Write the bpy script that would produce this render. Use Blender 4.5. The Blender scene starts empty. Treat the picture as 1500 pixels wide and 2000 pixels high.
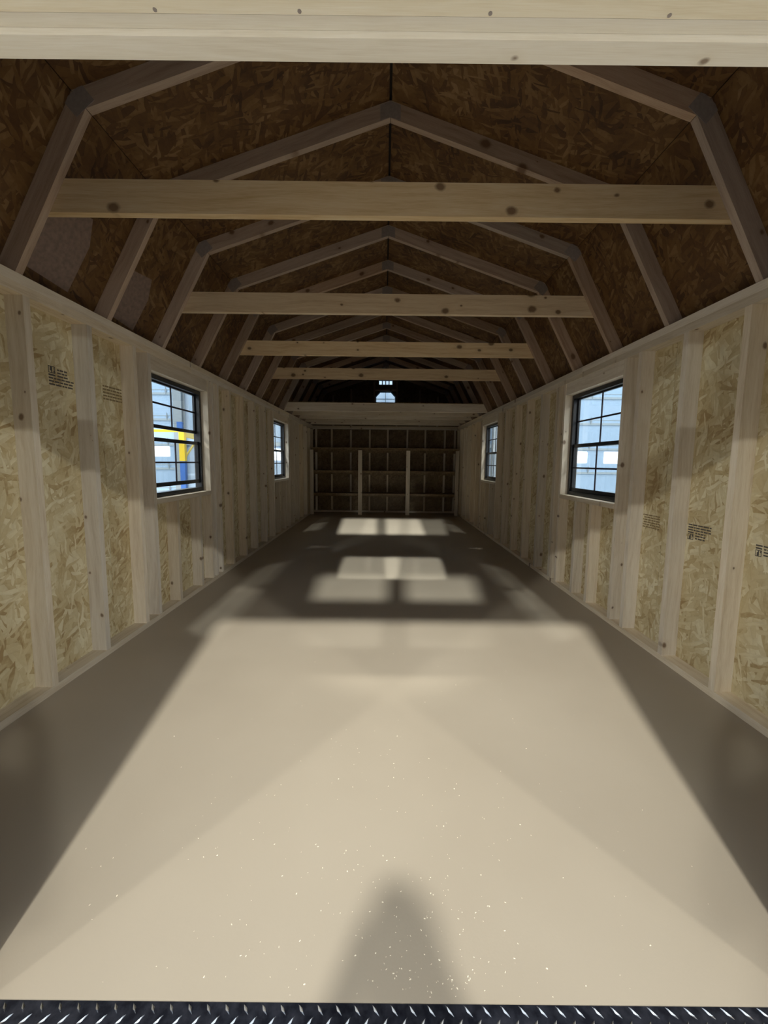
import bpy, bmesh, math, random
from mathutils import Vector, Matrix
random.seed(7)
scene = bpy.context.scene
C = scene.collection

# ------------------------------------------------------------------ camera
FPX, PITCH, ROLL, YAW = 771.95, 0.100657, 0.010645, 0.000475
CAM = Vector((-0.01525, 0.0, 1.22037))
cd = bpy.data.cameras.new('camera'); cam = bpy.data.objects.new('camera', cd); C.objects.link(cam)
cd.sensor_fit = 'HORIZONTAL'; cd.sensor_width = 36.0; cd.lens = FPX / 1500.0 * 36.0
cd.shift_y = -19.1 / 1500.0; cd.clip_start = 0.02; cd.clip_end = 200
Fv = Vector((math.sin(YAW) * math.cos(PITCH), math.cos(YAW) * math.cos(PITCH), -math.sin(PITCH)))
Rv = Vector((math.cos(YAW), -math.sin(YAW), 0)); Uv = Rv.cross(Fv)
c_, s_ = math.cos(ROLL), math.sin(ROLL)
R2 = c_ * Rv + s_ * Uv; U2 = -s_ * Rv + c_ * Uv
cam.matrix_world = Matrix(((R2.x, U2.x, -Fv.x, CAM.x), (R2.y, U2.y, -Fv.y, CAM.y), (R2.z, U2.z, -Fv.z, CAM.z), (0, 0, 0, 1)))
scene.camera = cam

# ------------------------------------------------------------------ light: shop ambience, high-bay lamps, added unseen fill lamps and spots
world = bpy.data.worlds.new('shop_ambience'); scene.world = world; world.use_nodes = True
bg = world.node_tree.nodes['Background']; bg.inputs[0].default_value = (0.84, 0.92, 1.0, 1); bg.inputs[1].default_value = 0.98

def high_bay_or_fill(x, y, z, power, col=(0.97, 0.965, 0.89), sx=0.55, sy=0.34):
    l = bpy.data.lights.new('high_bay_or_fill_lamp', 'AREA'); l.shape = 'RECTANGLE'; l.size = sx; l.size_y = sy
    l.energy = power; l.color = col
    o = bpy.data.objects.new('high_bay_or_fill_lamp', l); C.objects.link(o); o.location = (x, y, z)
    return o
LH = 6.5
high_bay_or_fill(-0.15, -2.50, LH, 15)
def aimed(x, y, z, power, target, angle, size=0.2, blend=0.4):   # unseen spot, beam shaped to light a floor patch
    l = bpy.data.lights.new('shaped_spot', 'SPOT'); l.energy = power; l.color = (0.97, 0.96, 0.89)
    l.spot_size = math.radians(angle); l.spot_blend = blend; l.shadow_soft_size = size / 2
    o = bpy.data.objects.new('shaped_spot', l); C.objects.link(o); o.location = (x, y, z)
    o.rotation_euler = (Vector(target) - Vector((x, y, z))).to_track_quat('-Z', 'Y').to_euler()
aimed(-0.20, -4.25, LH, 3900, (0.05, 5.4, 0), 50, .36, 1.0)
aimed(0.10, -10.6, LH, 38000, (0, .8, 2.35), 14, .24)
aimed(-0.65, -10.6, LH, 12000, (0, .8, 2.35), 14, .24)
for x_ in (-1, 1): aimed(x_ * .30 - .15, -5.5, LH, 5600, (x_ * .27, .8, 2.46), 5.6, .15, .6)  # added pair beamed through the transom, brightens the middle floor patch
aimed(-.12, -2.5, LH, 900, (0, .8, 2.46), 11, .18, .6)  # added spot, brightens the nearest patch below the transom
for sx in (-1, 1):
    high_bay_or_fill(sx * 4.6, -3.2, LH, 20)
    high_bay_or_fill(sx * 7.6, -8.0, LH, 780)
    high_bay_or_fill(sx * 3.5, 0.95, LH, 210)  # added fill lamp, lights the near window jambs
    high_bay_or_fill(sx * 3.5, 4.25, LH, 250)  # added fill lamp for the far window jambs
    o_ = high_bay_or_fill(sx * 5.6, 8.4, LH, 130, (0.70, 0.86, 1.0)); o_.rotation_euler = (math.radians(80), 0, 0)  # added wall washer, brightens the shop wall behind the windows
scene.view_settings.view_transform = 'Standard'; scene.view_settings.look = 'None'
scene.view_settings.gamma = 1.0; scene.view_settings.use_curve_mapping = False
scene.view_settings.exposure = 0.44
scene.cycles.max_bounces = 9; scene.cycles.diffuse_bounces = 7; scene.cycles.transparent_max_bounces = 12
scene.cycles.sample_clamp_indirect = 6.0
scene.cycles.use_denoising = True; scene.cycles.adaptive_threshold = 0.03
scene.cycles.caustics_reflective = False; scene.cycles.caustics_refractive = False

# ------------------------------------------------------------------ material helpers
class NT:
    def __init__(s, name):
        s.m = bpy.data.materials.new(name); s.m.use_nodes = True
        s.t = s.m.node_tree; s.b = s.t.nodes['Principled BSDF']; s.out = s.t.nodes['Material Output']
    def n(s, typ, **kw):
        nd = s.t.nodes.new(typ)
        for k, v in kw.items():
            if k.startswith('i_'):
                nd.inputs[k[2:].replace('_', ' ')].default_value = v
            else: setattr(nd, k, v)
        return nd
    def l(s, a, b): s.t.links.new(a, b)
    def math(s, op, a, b=None, c=None, clamp=False):
        nd = s.n('ShaderNodeMath', operation=op); nd.use_clamp = clamp
        for i, v in enumerate((a, b, c)):
            if v is None: continue
            if isinstance(v, (int, float)): nd.inputs[i].default_value = v
            else: s.l(v, nd.inputs[i])
        return nd.outputs[0]
    def vmath(s, op, a, b):
        nd = s.n('ShaderNodeVectorMath', operation=op)
        for i, v in enumerate((a, b)):
            if isinstance(v, (tuple, list)): nd.inputs[i].default_value = v
            else: s.l(v, nd.inputs[i])
        return nd.outputs[0]
    def ramp(s, fac, stops):
        nd = s.n('ShaderNodeValToRGB'); cr = nd.color_ramp
        while len(cr.elements) < len(stops): cr.elements.new(0.5)
        for e, (p, c) in zip(cr.elements, stops): e.position = p; e.color = (*c, 1)
        s.l(fac, nd.inputs[0]); return nd.outputs[0]
    def mix(s, fac, a, b, mode='MIX'):
        nd = s.n('ShaderNodeMix', data_type='RGBA', blend_type=mode)
        for k, v in ((0, fac), (6, a), (7, b)):
            if isinstance(v, (int, float)): nd.inputs[k].default_value = v
            elif isinstance(v, tuple): nd.inputs[k].default_value = (*v, 1)
            else: s.l(v, nd.inputs[k])
        return nd.outputs[2]
    def coords(s, shift=31.0):
        tc = s.n('ShaderNodeTexCoord'); oi = s.n('ShaderNodeObjectInfo')
        off = s.n('ShaderNodeCombineXYZ')
        s.l(s.math('MULTIPLY', oi.outputs['Random'], shift), off.inputs[0])
        s.l(s.math('MULTIPLY', oi.outputs['Random'], shift * .63), off.inputs[1])
        return s.vmath('ADD', tc.outputs['Object'], off.outputs[0]), oi.outputs['Random']
    def bump(s, h, strength=0.3, dist=0.002):
        nd = s.n('ShaderNodeBump'); nd.inputs['Strength'].default_value = strength; nd.inputs['Distance'].default_value = dist
        s.l(h, nd.inputs['Height']); s.l(nd.outputs[0], s.b.inputs['Normal'])

def plain(name, col, rough=0.6, metal=0.0, noise=0.0, scale=20.0):
    t = NT(name); t.b.inputs['Roughness'].default_value = rough; t.b.inputs['Metallic'].default_value = metal
    if noise:
        co, rnd = t.coords(); nz = t.n('ShaderNodeTexNoise', i_Scale=scale, i_Detail=4.0); t.l(co, nz.inputs['Vector'])
        t.l(t.ramp(nz.outputs[0], [(0.25, tuple(v * (1 - noise) for v in col)), (0.75, tuple(min(1, v * (1 + noise)) for v in col))]), t.b.inputs['Base Color'])
    else: t.b.inputs['Base Color'].default_value = (*col, 1)
    return t.m

def wood(name, dark, mid, light, knots=1.0, ksize=1.3):
    """pine lumber; grain runs along local X of every board"""
    t = NT(name); co, rnd = t.coords()
    st = t.vmath('MULTIPLY', co, (1.0, 26.0, 26.0))
    wob = t.n('ShaderNodeTexNoise', i_Scale=1.6, i_Detail=2.0); t.l(co, wob.inputs['Vector'])
    st2 = t.vmath('ADD', st, t.vmath('MULTIPLY', wob.outputs['Color'], (0.0, 2.4, 2.4)))
    g = t.n('ShaderNodeTexNoise', i_Scale=1.5, i_Detail=6.0, i_Roughness=0.6); t.l(st2, g.inputs['Vector'])
    f = t.n('ShaderNodeTexNoise', i_Scale=7.0, i_Detail=3.0); t.l(t.vmath('MULTIPLY', co, (2.0, 60.0, 60.0)), f.inputs['Vector'])
    v = t.math('MULTIPLY_ADD', f.outputs[0], 0.35, t.math('MULTIPLY', g.outputs[0], 0.65))
    col = t.ramp(v, [(0.33, dark), (0.5, mid), (0.66, light)])
    tone = t.n('ShaderNodeHueSaturation'); t.l(col, tone.inputs['Color'])
    t.l(t.math('MULTIPLY_ADD', rnd, 0.30, 0.85), tone.inputs['Value'])
    t.l(t.math('MULTIPLY_ADD', t.math('FRACT', t.math('MULTIPLY', rnd, 7.31)), 0.5, 0.72), tone.inputs['Saturation'])
    col = tone.outputs[0]
    # knots
    kc = t.vmath('MULTIPLY', co, (3.2, 4.4, 4.4))
    vo = t.n('ShaderNodeTexVoronoi', voronoi_dimensions='2D', i_Scale=1.0, i_Randomness=1.0); t.l(kc, vo.inputs['Vector'])
    kz = t.n('ShaderNodeTexNoise', i_Scale=30.0); t.l(co, kz.inputs['Vector'])
    ks = t.n('ShaderNodeSeparateColor'); t.l(vo.outputs['Color'], ks.inputs[0])
    d = t.math('DIVIDE', t.math('MULTIPLY_ADD', kz.outputs[0], 0.05, vo.outputs['Distance']), t.math('MULTIPLY_ADD', ks.outputs[0], ksize, 0.35))
    core = t.ramp(d, [(0.06, (1, 1, 1)), (0.10, (0, 0, 0))]); halo = t.ramp(d, [(0.08, (1, 1, 1)), (0.2, (0, 0, 0))])
    col = t.mix(t.math('MULTIPLY', halo, 0.35 * knots), col, dark)
    col = t.mix(t.math('MULTIPLY', core, 0.85 * knots), col, (0.13, 0.065, 0.03))
    t.l(col, t.b.inputs['Base Color']); t.b.inputs['Roughness'].default_value = 0.62
    return t.m

def osb(name, pal, contrast=1.0):
    """oriented strand board: overlapping elongated flakes in four directions"""
    t = NT(name); co, rnd = t.coords(57.0)
    wz = t.n('ShaderNodeTexNoise', i_Scale=7.0, i_Detail=2.0); t.l(co, wz.inputs['Vector'])
    cw = t.vmath('ADD', co, t.vmath('MULTIPLY', wz.outputs['Color'], (0.05, 0.05, 0.0)))
    col = None
    gr = t.n('ShaderNodeTexNoise', i_Scale=1.0, i_Detail=2.0); t.l(t.vmath('MULTIPLY', co, (55, 55, 1)), gr.inputs['Vector'])
    for i, (ang, sx, sy) in enumerate(((1.2, 9, 34), (0.25, 11, 42), (1.9, 9, 40), (2.7, 12, 56), (1.45, 12, 90))):
        mp = t.n('ShaderNodeMapping'); mp.inputs['Rotation'].default_value = (0, 0, ang); mp.inputs['Location'].default_value = (i * 3.7, i * 1.9, 0)
        t.l(cw, mp.inputs['Vector'])
        vo = t.n('ShaderNodeTexVoronoi', voronoi_dimensions='2D', i_Scale=1.0, i_Randomness=1.0)
        t.l(t.vmath('MULTIPLY', mp.outputs[0], (sx, sy, 1)), vo.inputs['Vector'])
        sp = t.n('ShaderNodeSeparateColor'); t.l(vo.outputs['Color'], sp.inputs[0])
        if i == 0:
            val = sp.outputs[0]; d = vo.outputs['Distance']
        else:
            k = t.math('GREATER_THAN', sp.outputs[1], 0.68 if i < 4 else 0.9)
            mxf = t.n('ShaderNodeMix', data_type='FLOAT'); t.l(k, mxf.inputs[0]); t.l(val, mxf.inputs[2]); t.l(sp.outputs[0], mxf.inputs[3]); val = mxf.outputs[0]
            mxd = t.n('ShaderNodeMix', data_type='FLOAT'); t.l(k, mxd.inputs[0]); t.l(d, mxd.inputs[2]); t.l(vo.outputs['Distance'], mxd.inputs[3]); d = mxd.outputs[0]
    big = t.n('ShaderNodeTexNoise', i_Scale=3.0, i_Detail=2.0); t.l(co, big.inputs['Vector'])
    v2 = t.math('ADD', t.math('MULTIPLY', val, 0.62), t.math('ADD', t.math('MULTIPLY', gr.outputs[0], 0.25), t.math('MULTIPLY_ADD', big.outputs[0], 0.9, -0.42)))
    col = t.ramp(v2, pal)
    col = t.mix(0.45 * contrast, col, t.ramp(d, [(0.4, (1, 1, 1)), (0.85, (0.55, 0.48, 0.40))]), 'MULTIPLY')
    t.l(col, t.b.inputs['Base Color']); t.b.inputs['Roughness'].default_value = 0.58
    return t.m

M = {}
M['pine'] = wood('pine_lumber', (0.57, 0.475, 0.35), (0.70, 0.62, 0.495), (0.77, 0.70, 0.59), 1.0, 0.75)
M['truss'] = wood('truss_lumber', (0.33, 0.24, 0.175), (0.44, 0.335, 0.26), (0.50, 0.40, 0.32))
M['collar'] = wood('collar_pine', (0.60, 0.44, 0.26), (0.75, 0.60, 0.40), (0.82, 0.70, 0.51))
M['osb'] = osb('wall_strand_board', [(0.06, (0.36, 0.25, 0.115)), (0.28, (0.53, 0.43, 0.24)), (0.55, (0.61, 0.525, 0.325)), (0.92, (0.77, 0.715, 0.52))], 0.5)
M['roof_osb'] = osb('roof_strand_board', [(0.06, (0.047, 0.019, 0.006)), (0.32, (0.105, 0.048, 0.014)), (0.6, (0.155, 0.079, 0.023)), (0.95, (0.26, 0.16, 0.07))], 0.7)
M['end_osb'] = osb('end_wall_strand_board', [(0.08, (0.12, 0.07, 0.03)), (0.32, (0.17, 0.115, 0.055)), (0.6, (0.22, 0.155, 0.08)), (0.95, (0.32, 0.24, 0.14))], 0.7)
M['jamb'] = wood('pale_jamb_pine', (0.70, 0.63, 0.48), (0.79, 0.735, 0.60), (0.84, 0.80, 0.69), 0.9, 0.3)
M['siding'] = plain('siding_panel', (0.30, 0.24, 0.18), 0.7)
M['roofing'] = plain('dark_roofing', (0.018, 0.014, 0.012), 0.6)
M['black'] = plain('black_vinyl', (0.012, 0.014, 0.018), 0.35)
M['muntin'] = plain('dark_grille_bar', (0.02, 0.014, 0.03), 0.4)
M['steel'] = plain('galvanised_plate', (0.30, 0.265, 0.25), 0.6, 0.0, 0.12, 60)
M['ink'] = plain('stamp_ink', (0.085, 0.075, 0.065), 0.7)
M['ink2'] = plain('faded_stamp_ink', (0.22, 0.16, 0.08), 0.7)
M['label_patch'] = plain('grey_lilac_print', (0.23, 0.165, 0.135), 0.7, 0, 0.25, 40)
M['door_white'] = plain('white_steel_door', (0.50, 0.69, 0.90), 0.45)
M['door_rib'] = plain('door_rib_grey', (0.48, 0.57, 0.62), 0.5)
M['shop_wall'] = plain('pale_shop_cladding', (0.48, 0.62, 0.78), 0.6)
M['col_grey'] = plain('grey_column_paint', (0.35, 0.41, 0.45), 0.5)
M['yellow'] = plain('yellow_steel_paint', (0.80, 0.58, 0.03), 0.4)
M['blue'] = plain('blue_steel_paint', (0.05, 0.16, 0.50), 0.4)
M['concrete'] = plain('shop_concrete', (0.46, 0.44, 0.41), 0.7, 0, 0.12, 4)
M['shaving'] = plain('pale_wood_shaving', (0.85, 0.78, 0.62), 0.6)

t = NT('tan_floor_paint'); co, rnd = t.coords(0)
nz = t.n('ShaderNodeTexNoise', i_Scale=1.3, i_Detail=3.0); t.l(co, nz.inputs['Vector'])
t.l(t.ramp(nz.outputs[0], [(0.3, (0.385, 0.330, 0.255)), (0.7, (0.425, 0.368, 0.288))]), t.b.inputs['Base Color'])
t.b.inputs['Roughness'].default_value = 0.5
n2 = t.n('ShaderNodeTexNoise', i_Scale=160.0, i_Detail=2.0); t.l(co, n2.inputs['Vector']); t.bump(n2.outputs[0], 0.15, 0.001)
M['floor'] = t.m

t = NT('dark_tread_metal'); co, rnd = t.coords(0)
nz = t.n('ShaderNodeTexNoise', i_Scale=45.0, i_Detail=4.0); t.l(co, nz.inputs['Vector'])
t.l(t.ramp(nz.outputs[0], [(0.35, (0.035, 0.040, 0.06)), (0.7, (0.10, 0.11, 0.15))]), t.b.inputs['Base Color'])
t.b.inputs['Metallic'].default_value = 0.85; t.b.inputs['Roughness'].default_value = 0.38
M['tread'] = t.m
M['lug'] = plain('worn_lug_metal', (0.62, 0.66, 0.70), 0.25, 1.0)

t = NT('window_glass'); t.t.nodes.remove(t.b)
tr = t.n('ShaderNodeBsdfTransparent'); tr.inputs[0].default_value = (0.96, 0.98, 0.99, 1)
gl = t.n('ShaderNodeBsdfGlossy'); gl.inputs['Roughness'].default_value = 0.03
fr = t.n('ShaderNodeFresnel'); fr.inputs[0].default_value = 1.45
mx = t.n('ShaderNodeMixShader'); t.l(t.math('MULTIPLY', fr.outputs[0], 0.4), mx.inputs[0]); t.l(tr.outputs[0], mx.inputs[1]); t.l(gl.outputs[0], mx.inputs[2])
t.l(mx.outputs[0], t.out.inputs[0]); M['glass'] = t.m

t = NT('daylit_pane'); t.b.inputs['Base Color'].default_value = (0.8, 0.9, 1, 1)
t.b.inputs['Emission Color'].default_value = (0.95, 0.98, 1.0, 1); t.b.inputs['Emission Strength'].default_value = 1.6
M['daylight'] = t.m

# ------------------------------------------------------------------ object helpers
def tag(o, label=None, cat=None, group=None, kind=None):
    if label: o['label'] = label
    if cat: o['category'] = cat
    if group: o['group'] = group
    if kind: o['kind'] = kind
    return o
def root(name, loc, **kw):
    o = bpy.data.objects.new(name, None); C.objects.link(o); o.location = loc; o.empty_display_size = 0.1
    return tag(o, **kw)
def wpos(o):
    v = Vector((0, 0, 0))
    while o is not None: v = v + o.location; o = o.parent
    return v
def wmat(o):
    m = Matrix.Identity(4)
    while o is not None: m = o.matrix_basis @ m; o = o.parent
    return m
def link(name, mesh, mat, parent=None, world=Matrix.Identity(4)):
    o = bpy.data.objects.new(name, mesh); C.objects.link(o)
    if mat is not None and not mesh.materials: mesh.materials.append(mat)
    o.parent = parent
    o.matrix_basis = (wmat(parent).inverted() @ world) if parent else world
    return o
def finish(bm, name, bevel=0.0):
    if bevel:
        bmesh.ops.bevel(bm, geom=[e for e in bm.edges if e.is_manifold and e.calc_face_angle(0) > 0.5], offset=bevel, segments=1, affect='EDGES')
    bmesh.ops.recalc_face_normals(bm, faces=bm.faces)
    me = bpy.data.meshes.new(name); bm.to_mesh(me); bm.free(); return me
def bbox(bm, x0, x1, y0, y1, z0, z1):
    vs = [bm.verts.new((x, y, z)) for x in (x0, x1) for y in (y0, y1) for z in (z0, z1)]
    for f in ((0, 1, 3, 2), (4, 6, 7, 5), (0, 4, 5, 1), (2, 3, 7, 6), (0, 2, 6, 4), (1, 5, 7, 3)): bm.faces.new([vs[i] for i in f])
def bprism(bm, pts, a, b):
    """polygon pts (u,v) extruded along third axis from a to b: verts (u, v, w)"""
    lo = [bm.verts.new((u, v, a)) for u, v in pts]; hi = [bm.verts.new((u, v, b)) for u, v in pts]
    bm.faces.new(lo[::-1]); bm.faces.new(hi); n = len(pts)
    for i in range(n): bm.faces.new((lo[i], lo[(i + 1) % n], hi[(i + 1) % n], hi[i]))
_cache = {}
def lumber(name, A, B, wdir, w, th, mat, parent, bevel=0.0025):
    """straight board from A to B; local X = length, local Y = wdir (width w), local Z = thickness"""
    A = Vector(A); B = Vector(B); X = (B - A); L = X.length; X.normalize()
    Y = Vector(wdir); Y = (Y - X * Y.dot(X)).normalized(); Z = X.cross(Y)
    key = (round(L, 4), w, th, mat.name)
    if key not in _cache:
        bm = bmesh.new(); bbox(bm, -L / 2, L / 2, -w / 2, w / 2, -th / 2, th / 2); _cache[key] = finish(bm, name, bevel)
    P = (A + B) / 2
    mw = Matrix(((X.x, Y.x, Z.x, P.x), (X.y, Y.y, Z.y, P.y), (X.z, Y.z, Z.z, P.z), (0, 0, 0, 1)))
    return link(name, _cache[key], mat, parent, mw)
def frame(O, U, V):
    U = Vector(U).normalized(); V = Vector(V).normalized(); N = U.cross(V); O = Vector(O)
    return Matrix(((U.x, V.x, N.x, O.x), (U.y, V.y, N.y, O.y), (U.z, V.z, N.z, O.z), (0, 0, 0, 1)))
def plate(name, polys, th, O, U, V, mat, parent, bevel=0.0, w0=0.0):
    """list of (u,v) polygons extruded to w0..w0+th along U x V at frame O,U,V"""
    bm = bmesh.new()
    for p in polys: bprism(bm, p, w0, w0 + th)
    return link(name, finish(bm, name, bevel), mat, parent, frame(O, U, V))
def boxobj(name, x0, x1, y0, y1, z0, z1, mat, parent=None, bevel=0.0):
    bm = bmesh.new(); cx, cy, cz = (x0 + x1) / 2, (y0 + y1) / 2, (z0 + z1) / 2
    bbox(bm, x0 - cx, x1 - cx, y0 - cy, y1 - cy, z0 - cz, z1 - cz)
    return link(name, finish(bm, name, bevel), mat, parent, Matrix.Translation((cx, cy, cz)))
def rect(u0, u1, v0, v1): return [(u0, v0), (u1, v0), (u1, v1), (u0, v1)]
def rect_minus(u0, u1, v0, v1, holes):
    """rectangles that tile u0..u1 x v0..v1 outside the holes (a,b,c,d)"""
    us = sorted({u0, u1, *[min(max(h[i], u0), u1) for h in holes for i in (0, 1)]})
    out = []
    for a, b in zip(us, us[1:]):
        m = (a + b) / 2; segs = [(v0, v1)]
        for h in holes:
            if h[0] < m < h[1]:
                ns = []
                for s0, s1 in segs:
                    if h[2] > s0: ns.append((s0, min(s1, h[2])))
                    if h[3] < s1: ns.append((max(s0, h[3]), s1))
                segs = [s for s in ns if s[1] - s[0] > 1e-4]
        out += [rect(a, b, s0, s1) for s0, s1 in segs]
    return out

# ------------------------------------------------------------------ dimensions (metres)
W, SD, T = 1.73, 0.089, 0.038            # half width to stud faces, stud depth, board thickness
XO = W + SD                              # outer stud plane
Y0, Y1 = 0.7785, 9.60                    # door sill, end-wall stud face
ZP = 2.079                               # top of wall plates
PK, KX, KZ, EX, EZ = 3.235, 1.362, 2.776, 1.736, 2.079    # inner gambrel profile
WIN = ((2.975, 3.905), (6.20, 7.13)); WZ0, WZ1 = 0.925, 1.880
DX0, DX1, DZ = -0.955, 1.020, 1.983      # door opening
# outer gambrel profile = inner profile offset by the chord depth
def off_profile(d):
    a = Vector((KX, KZ - PK)).normalized(); b = Vector((EX - KX, EZ - KZ)).normalized()
    na = Vector((-a.y, a.x)); nb = Vector((-b.y, b.x))
    p = Vector((0, PK)) + na * d; pk = p.y + (-p.x) * a.y / a.x
    q = Vector((EX, EZ)) + nb * d
    den = a.x * b.y - a.y * b.x
    w = q - p; tt = (w.x * b.y - w.y * b.x) / den; k = p + a * tt
    e = q + b * ((EZ - q.y) / b.y)
    return [(0, pk), (k.x, k.y), (e.x, e.y)]
O1 = off_profile(SD); O2 = off_profile(SD + 0.012); O3 = off_profile(SD + 0.013); O4 = off_profile(SD + 0.03)
def prof_x(z, P):
    (x0, z0), (x1, z1), (x2, z2) = P
    if z >= z1: return x0 + (z0 - z) / (z0 - z1) * (x1 - x0)
    return x1 + (z1 - z) / (z1 - z2) * (x2 - x1)

# ------------------------------------------------------------------ shell: floor, walls
fl = boxobj('floor', -XO - .02, XO + .02, Y0, Y1 + .12, -0.06, 0, M['floor'], bevel=0.002)
tag(fl, 'tan painted plywood floor running the length of the shed', 'floor', kind='structure')
gr = boxobj('ground', -16, 16, -16, 12, -0.34, -0.28, M['concrete'])
tag(gr, 'pale concrete shop floor around the shed', 'ground', kind='structure')
for s in (-1, 1):
    boxobj('floor_skid', s * 0.9 - .045, s * 0.9 + .045, Y0 + .05, Y1, -0.28, -0.06, M['pine'], fl)

STUDS = {-1: [0.845, 1.140, 1.545, 1.951, 2.355, 2.770, 3.995, 4.130, 4.455, 4.870, 5.296, 5.750, 7.215, 7.56, 7.97, 8.38, 8.79, 9.20, 9.562],
          1: [0.845, 1.140, 1.565, 1.968, 2.363, 2.773, 4.020, 4.075, 4.472, 4.915, 5.345, 5.780, 7.215, 7.56, 7.97, 8.38, 8.79, 9.20, 9.562]}
CRIP = {-1: (3.255, 3.66), 1: (3.30, 3.56)}
def side_wall(s, name, label):
    hol = [(a, b, WZ0, WZ1) for a, b in WIN]
    # siding skin
    bm = bmesh.new()
    for p in rect_minus(0.72, Y1 + .115, -0.05, 2.13, hol):
        (a, c), (b, _), (_, d), _ = p
        x0, x1 = sorted((s * (XO + .0115), s * (XO + .026))); bbox(bm, x0, x1, a, b, c, d)
    w = link(name, finish(bm, name), M['siding']); tag(w, label, 'wall', kind='structure')
    # strand-board sheets, 4 ft wide
    edges = [0.735, 1.35, 2.57, 3.79, 5.01, 6.23, 7.45, 8.67, Y1 + .10]
    panels = []
    for a, b in zip(edges, edges[1:]):
        polys = [[(s_ * (-s) if False else u, v) for u, v in p] for p in rect_minus(a + .0015, b - .0015, 0.0, 2.10, hol)]
        if s < 0: O, U, V = (-(XO + .0112), 0, 0), (0, 1, 0), (0, 0, 1)     # normal +X
        else: O, U, V = ((XO + .0112), 0, 0), (0, -1, 0), (0, 0, 1); polys = [[(-u, v) for u, v in p][::-1] for p in polys]
        panels.append((a, b, plate('strand_board_sheet', polys, 0.011, O, U, V, M['osb'], w)))
    xc = s * (W + SD / 2)
    lumber('bottom_plate', (xc, Y0 + .06, T / 2), (xc, Y1 + SD, T / 2), (1, 0, 0), SD, T, M['pine'], w)
    for a, b in ((Y0 + .06, 3.60), (3.60, 7.20), (7.20, Y1 + SD)):
        lumber('top_plate', (xc, a + .001, ZP - .0225), (xc, b - .001, ZP - .0225), (1, 0, 0), SD + .002, .045, M['pine'], w)
        lumber('top_plate', (xc, a + .001 , ZP - .0675), (xc, b - .001, ZP - .0675), (1, 0, 0), SD, .045, M['pine'], w)
    zt = ZP - .09
    for y in STUDS[s]:
        lumber('stud', (xc, y + T / 2, T), (xc, y + T / 2, zt), (1, 0, 0), SD, T, M['pine'], w)
    for a, b in WIN:
        for y in (a - T, b):
            lumber('trimmer_stud', (xc, y + T / 2, T), (xc, y + T / 2, zt), (1, 0, 0), SD, T, M['pine'], w)
        lumber('window_header', (xc + s * .002, a, (WZ1 + zt) / 2), (xc + s * .002, b, (WZ1 + zt) / 2), (0, 0, 1), zt - WZ1, SD - .006, M['pine'], w)
        lumber('window_sill', (xc - s * .004, a, WZ0 - T / 2), (xc - s * .004, b, WZ0 - T / 2), (1, 0, 0), SD + .006, T, M['pine'], w)
        for dy in CRIP[s]:
            y = dy + (a - WIN[0][0])
            lumber('cripple_stud', (xc, y + T / 2, T), (xc, y + T / 2, WZ0 - T), (1, 0, 0), SD, T, M['pine'], w)
    return w, panels
wl, panL = side_wall(-1, 'wall_left', 'left long wall of pale pine studs over strand board')
wr, panR = side_wall(1, 'wall_right', 'right long wall of pale pine studs over strand board')

# printed grade stamps on the sheets
def stamp(s, panels, y0, y1, z0, z1, ink, logo, flip=False, rows=6, seed=1):
    rg = random.Random(seed); polys = []
    hh = (z1 - z0) / rows
    for i in range(rows):
        z = z0 + i * hh; y = y0
        stop = y1
        start = y0
        if logo and i >= rows - 3: start = y0 + (y1 - y0) * 0.34; stop = y0 + (y1 - y0) * 0.78
        y = start
        while y < stop - .006:
            d = min(rg.uniform(.012, .04), stop - y); polys.append((y, y + d, z + hh * .22, z + hh * .72)); y += d + .005
    if logo:
        zz = z1 - hh * 3; yb = y0 + (y1 - y0) * .26
        polys.append((y0, yb, zz + hh * .15, zz + hh * .7))
        zt, zb = z1 + .004, zz + hh * 1.0
        # solid block with two knocked-out letters, tiled from strips
        wd = yb - y0; n = 12
        L = ["############", "#..####....#", "#..####..#.#", "#..####..#.#", "#..####....#", "#..####..###", "#....##..###", "#....##..###", "############"]
        for r_, row in enumerate(L):
            c0 = None
            for c, ch in enumerate(row + '.'):
                if ch == '#' and c0 is None: c0 = c
                if ch != '#' and c0 is not None:
                    polys.append((y0 + wd * c0 / n, y0 + wd * c / n, zt - (zt - zb) * (r_ + 1) / len(L), zt - (zt - zb) * r_ / len(L))); c0 = None
    ym = (y0 + y1) / 2; zm = (z0 + z1) / 2
    par = [p for a, b, p in panels if a <= ym < b][0]
    out = []
    for a, b, c, d in polys:
        if flip: a, b, c, d = 2 * ym - b, 2 * ym - a, 2 * zm - d, 2 * zm - c
        out.append(rect(a - ym, b - ym, c - zm, d - zm))
    X = -(XO) + .0001 if s < 0 else XO - .0001
    if s < 0: O, U = (X, ym, zm), (0, 1, 0)
    else: O, U = (X, ym, zm), (0, -1, 0); out = [[(-u, v) for u, v in p][::-1] for p in out]
    o = plate('grade_stamp', out, 0.0004, O, U, (0, 0, 1), ink, par)
    o['label'] = 'printed grade stamp'
stamp(-1, panL, 2.175, 2.345, 1.615, 1.715, M['ink'], True, seed=2)
stamp(-1, panL, 2.585, 2.765, 1.600, 1.700, M['ink2'], False, seed=3, rows=5)
stamp(1, panR, 2.60, 2.768, 0.785, 0.885, M['ink2'], False, seed=4)
stamp(1, panR, 2.185, 2.352, 0.785, 0.878, M['ink'], True, flip=True, seed=5)
stamp(1, panR, 1.79, 1.915, 0.785, 0.842, M['ink'], True, flip=True, seed=6, rows=4)
stamp(1, panR, 3.37, 3.50, 0.80, 0.875, M['ink2'], False, seed=8, rows=5)

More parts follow.
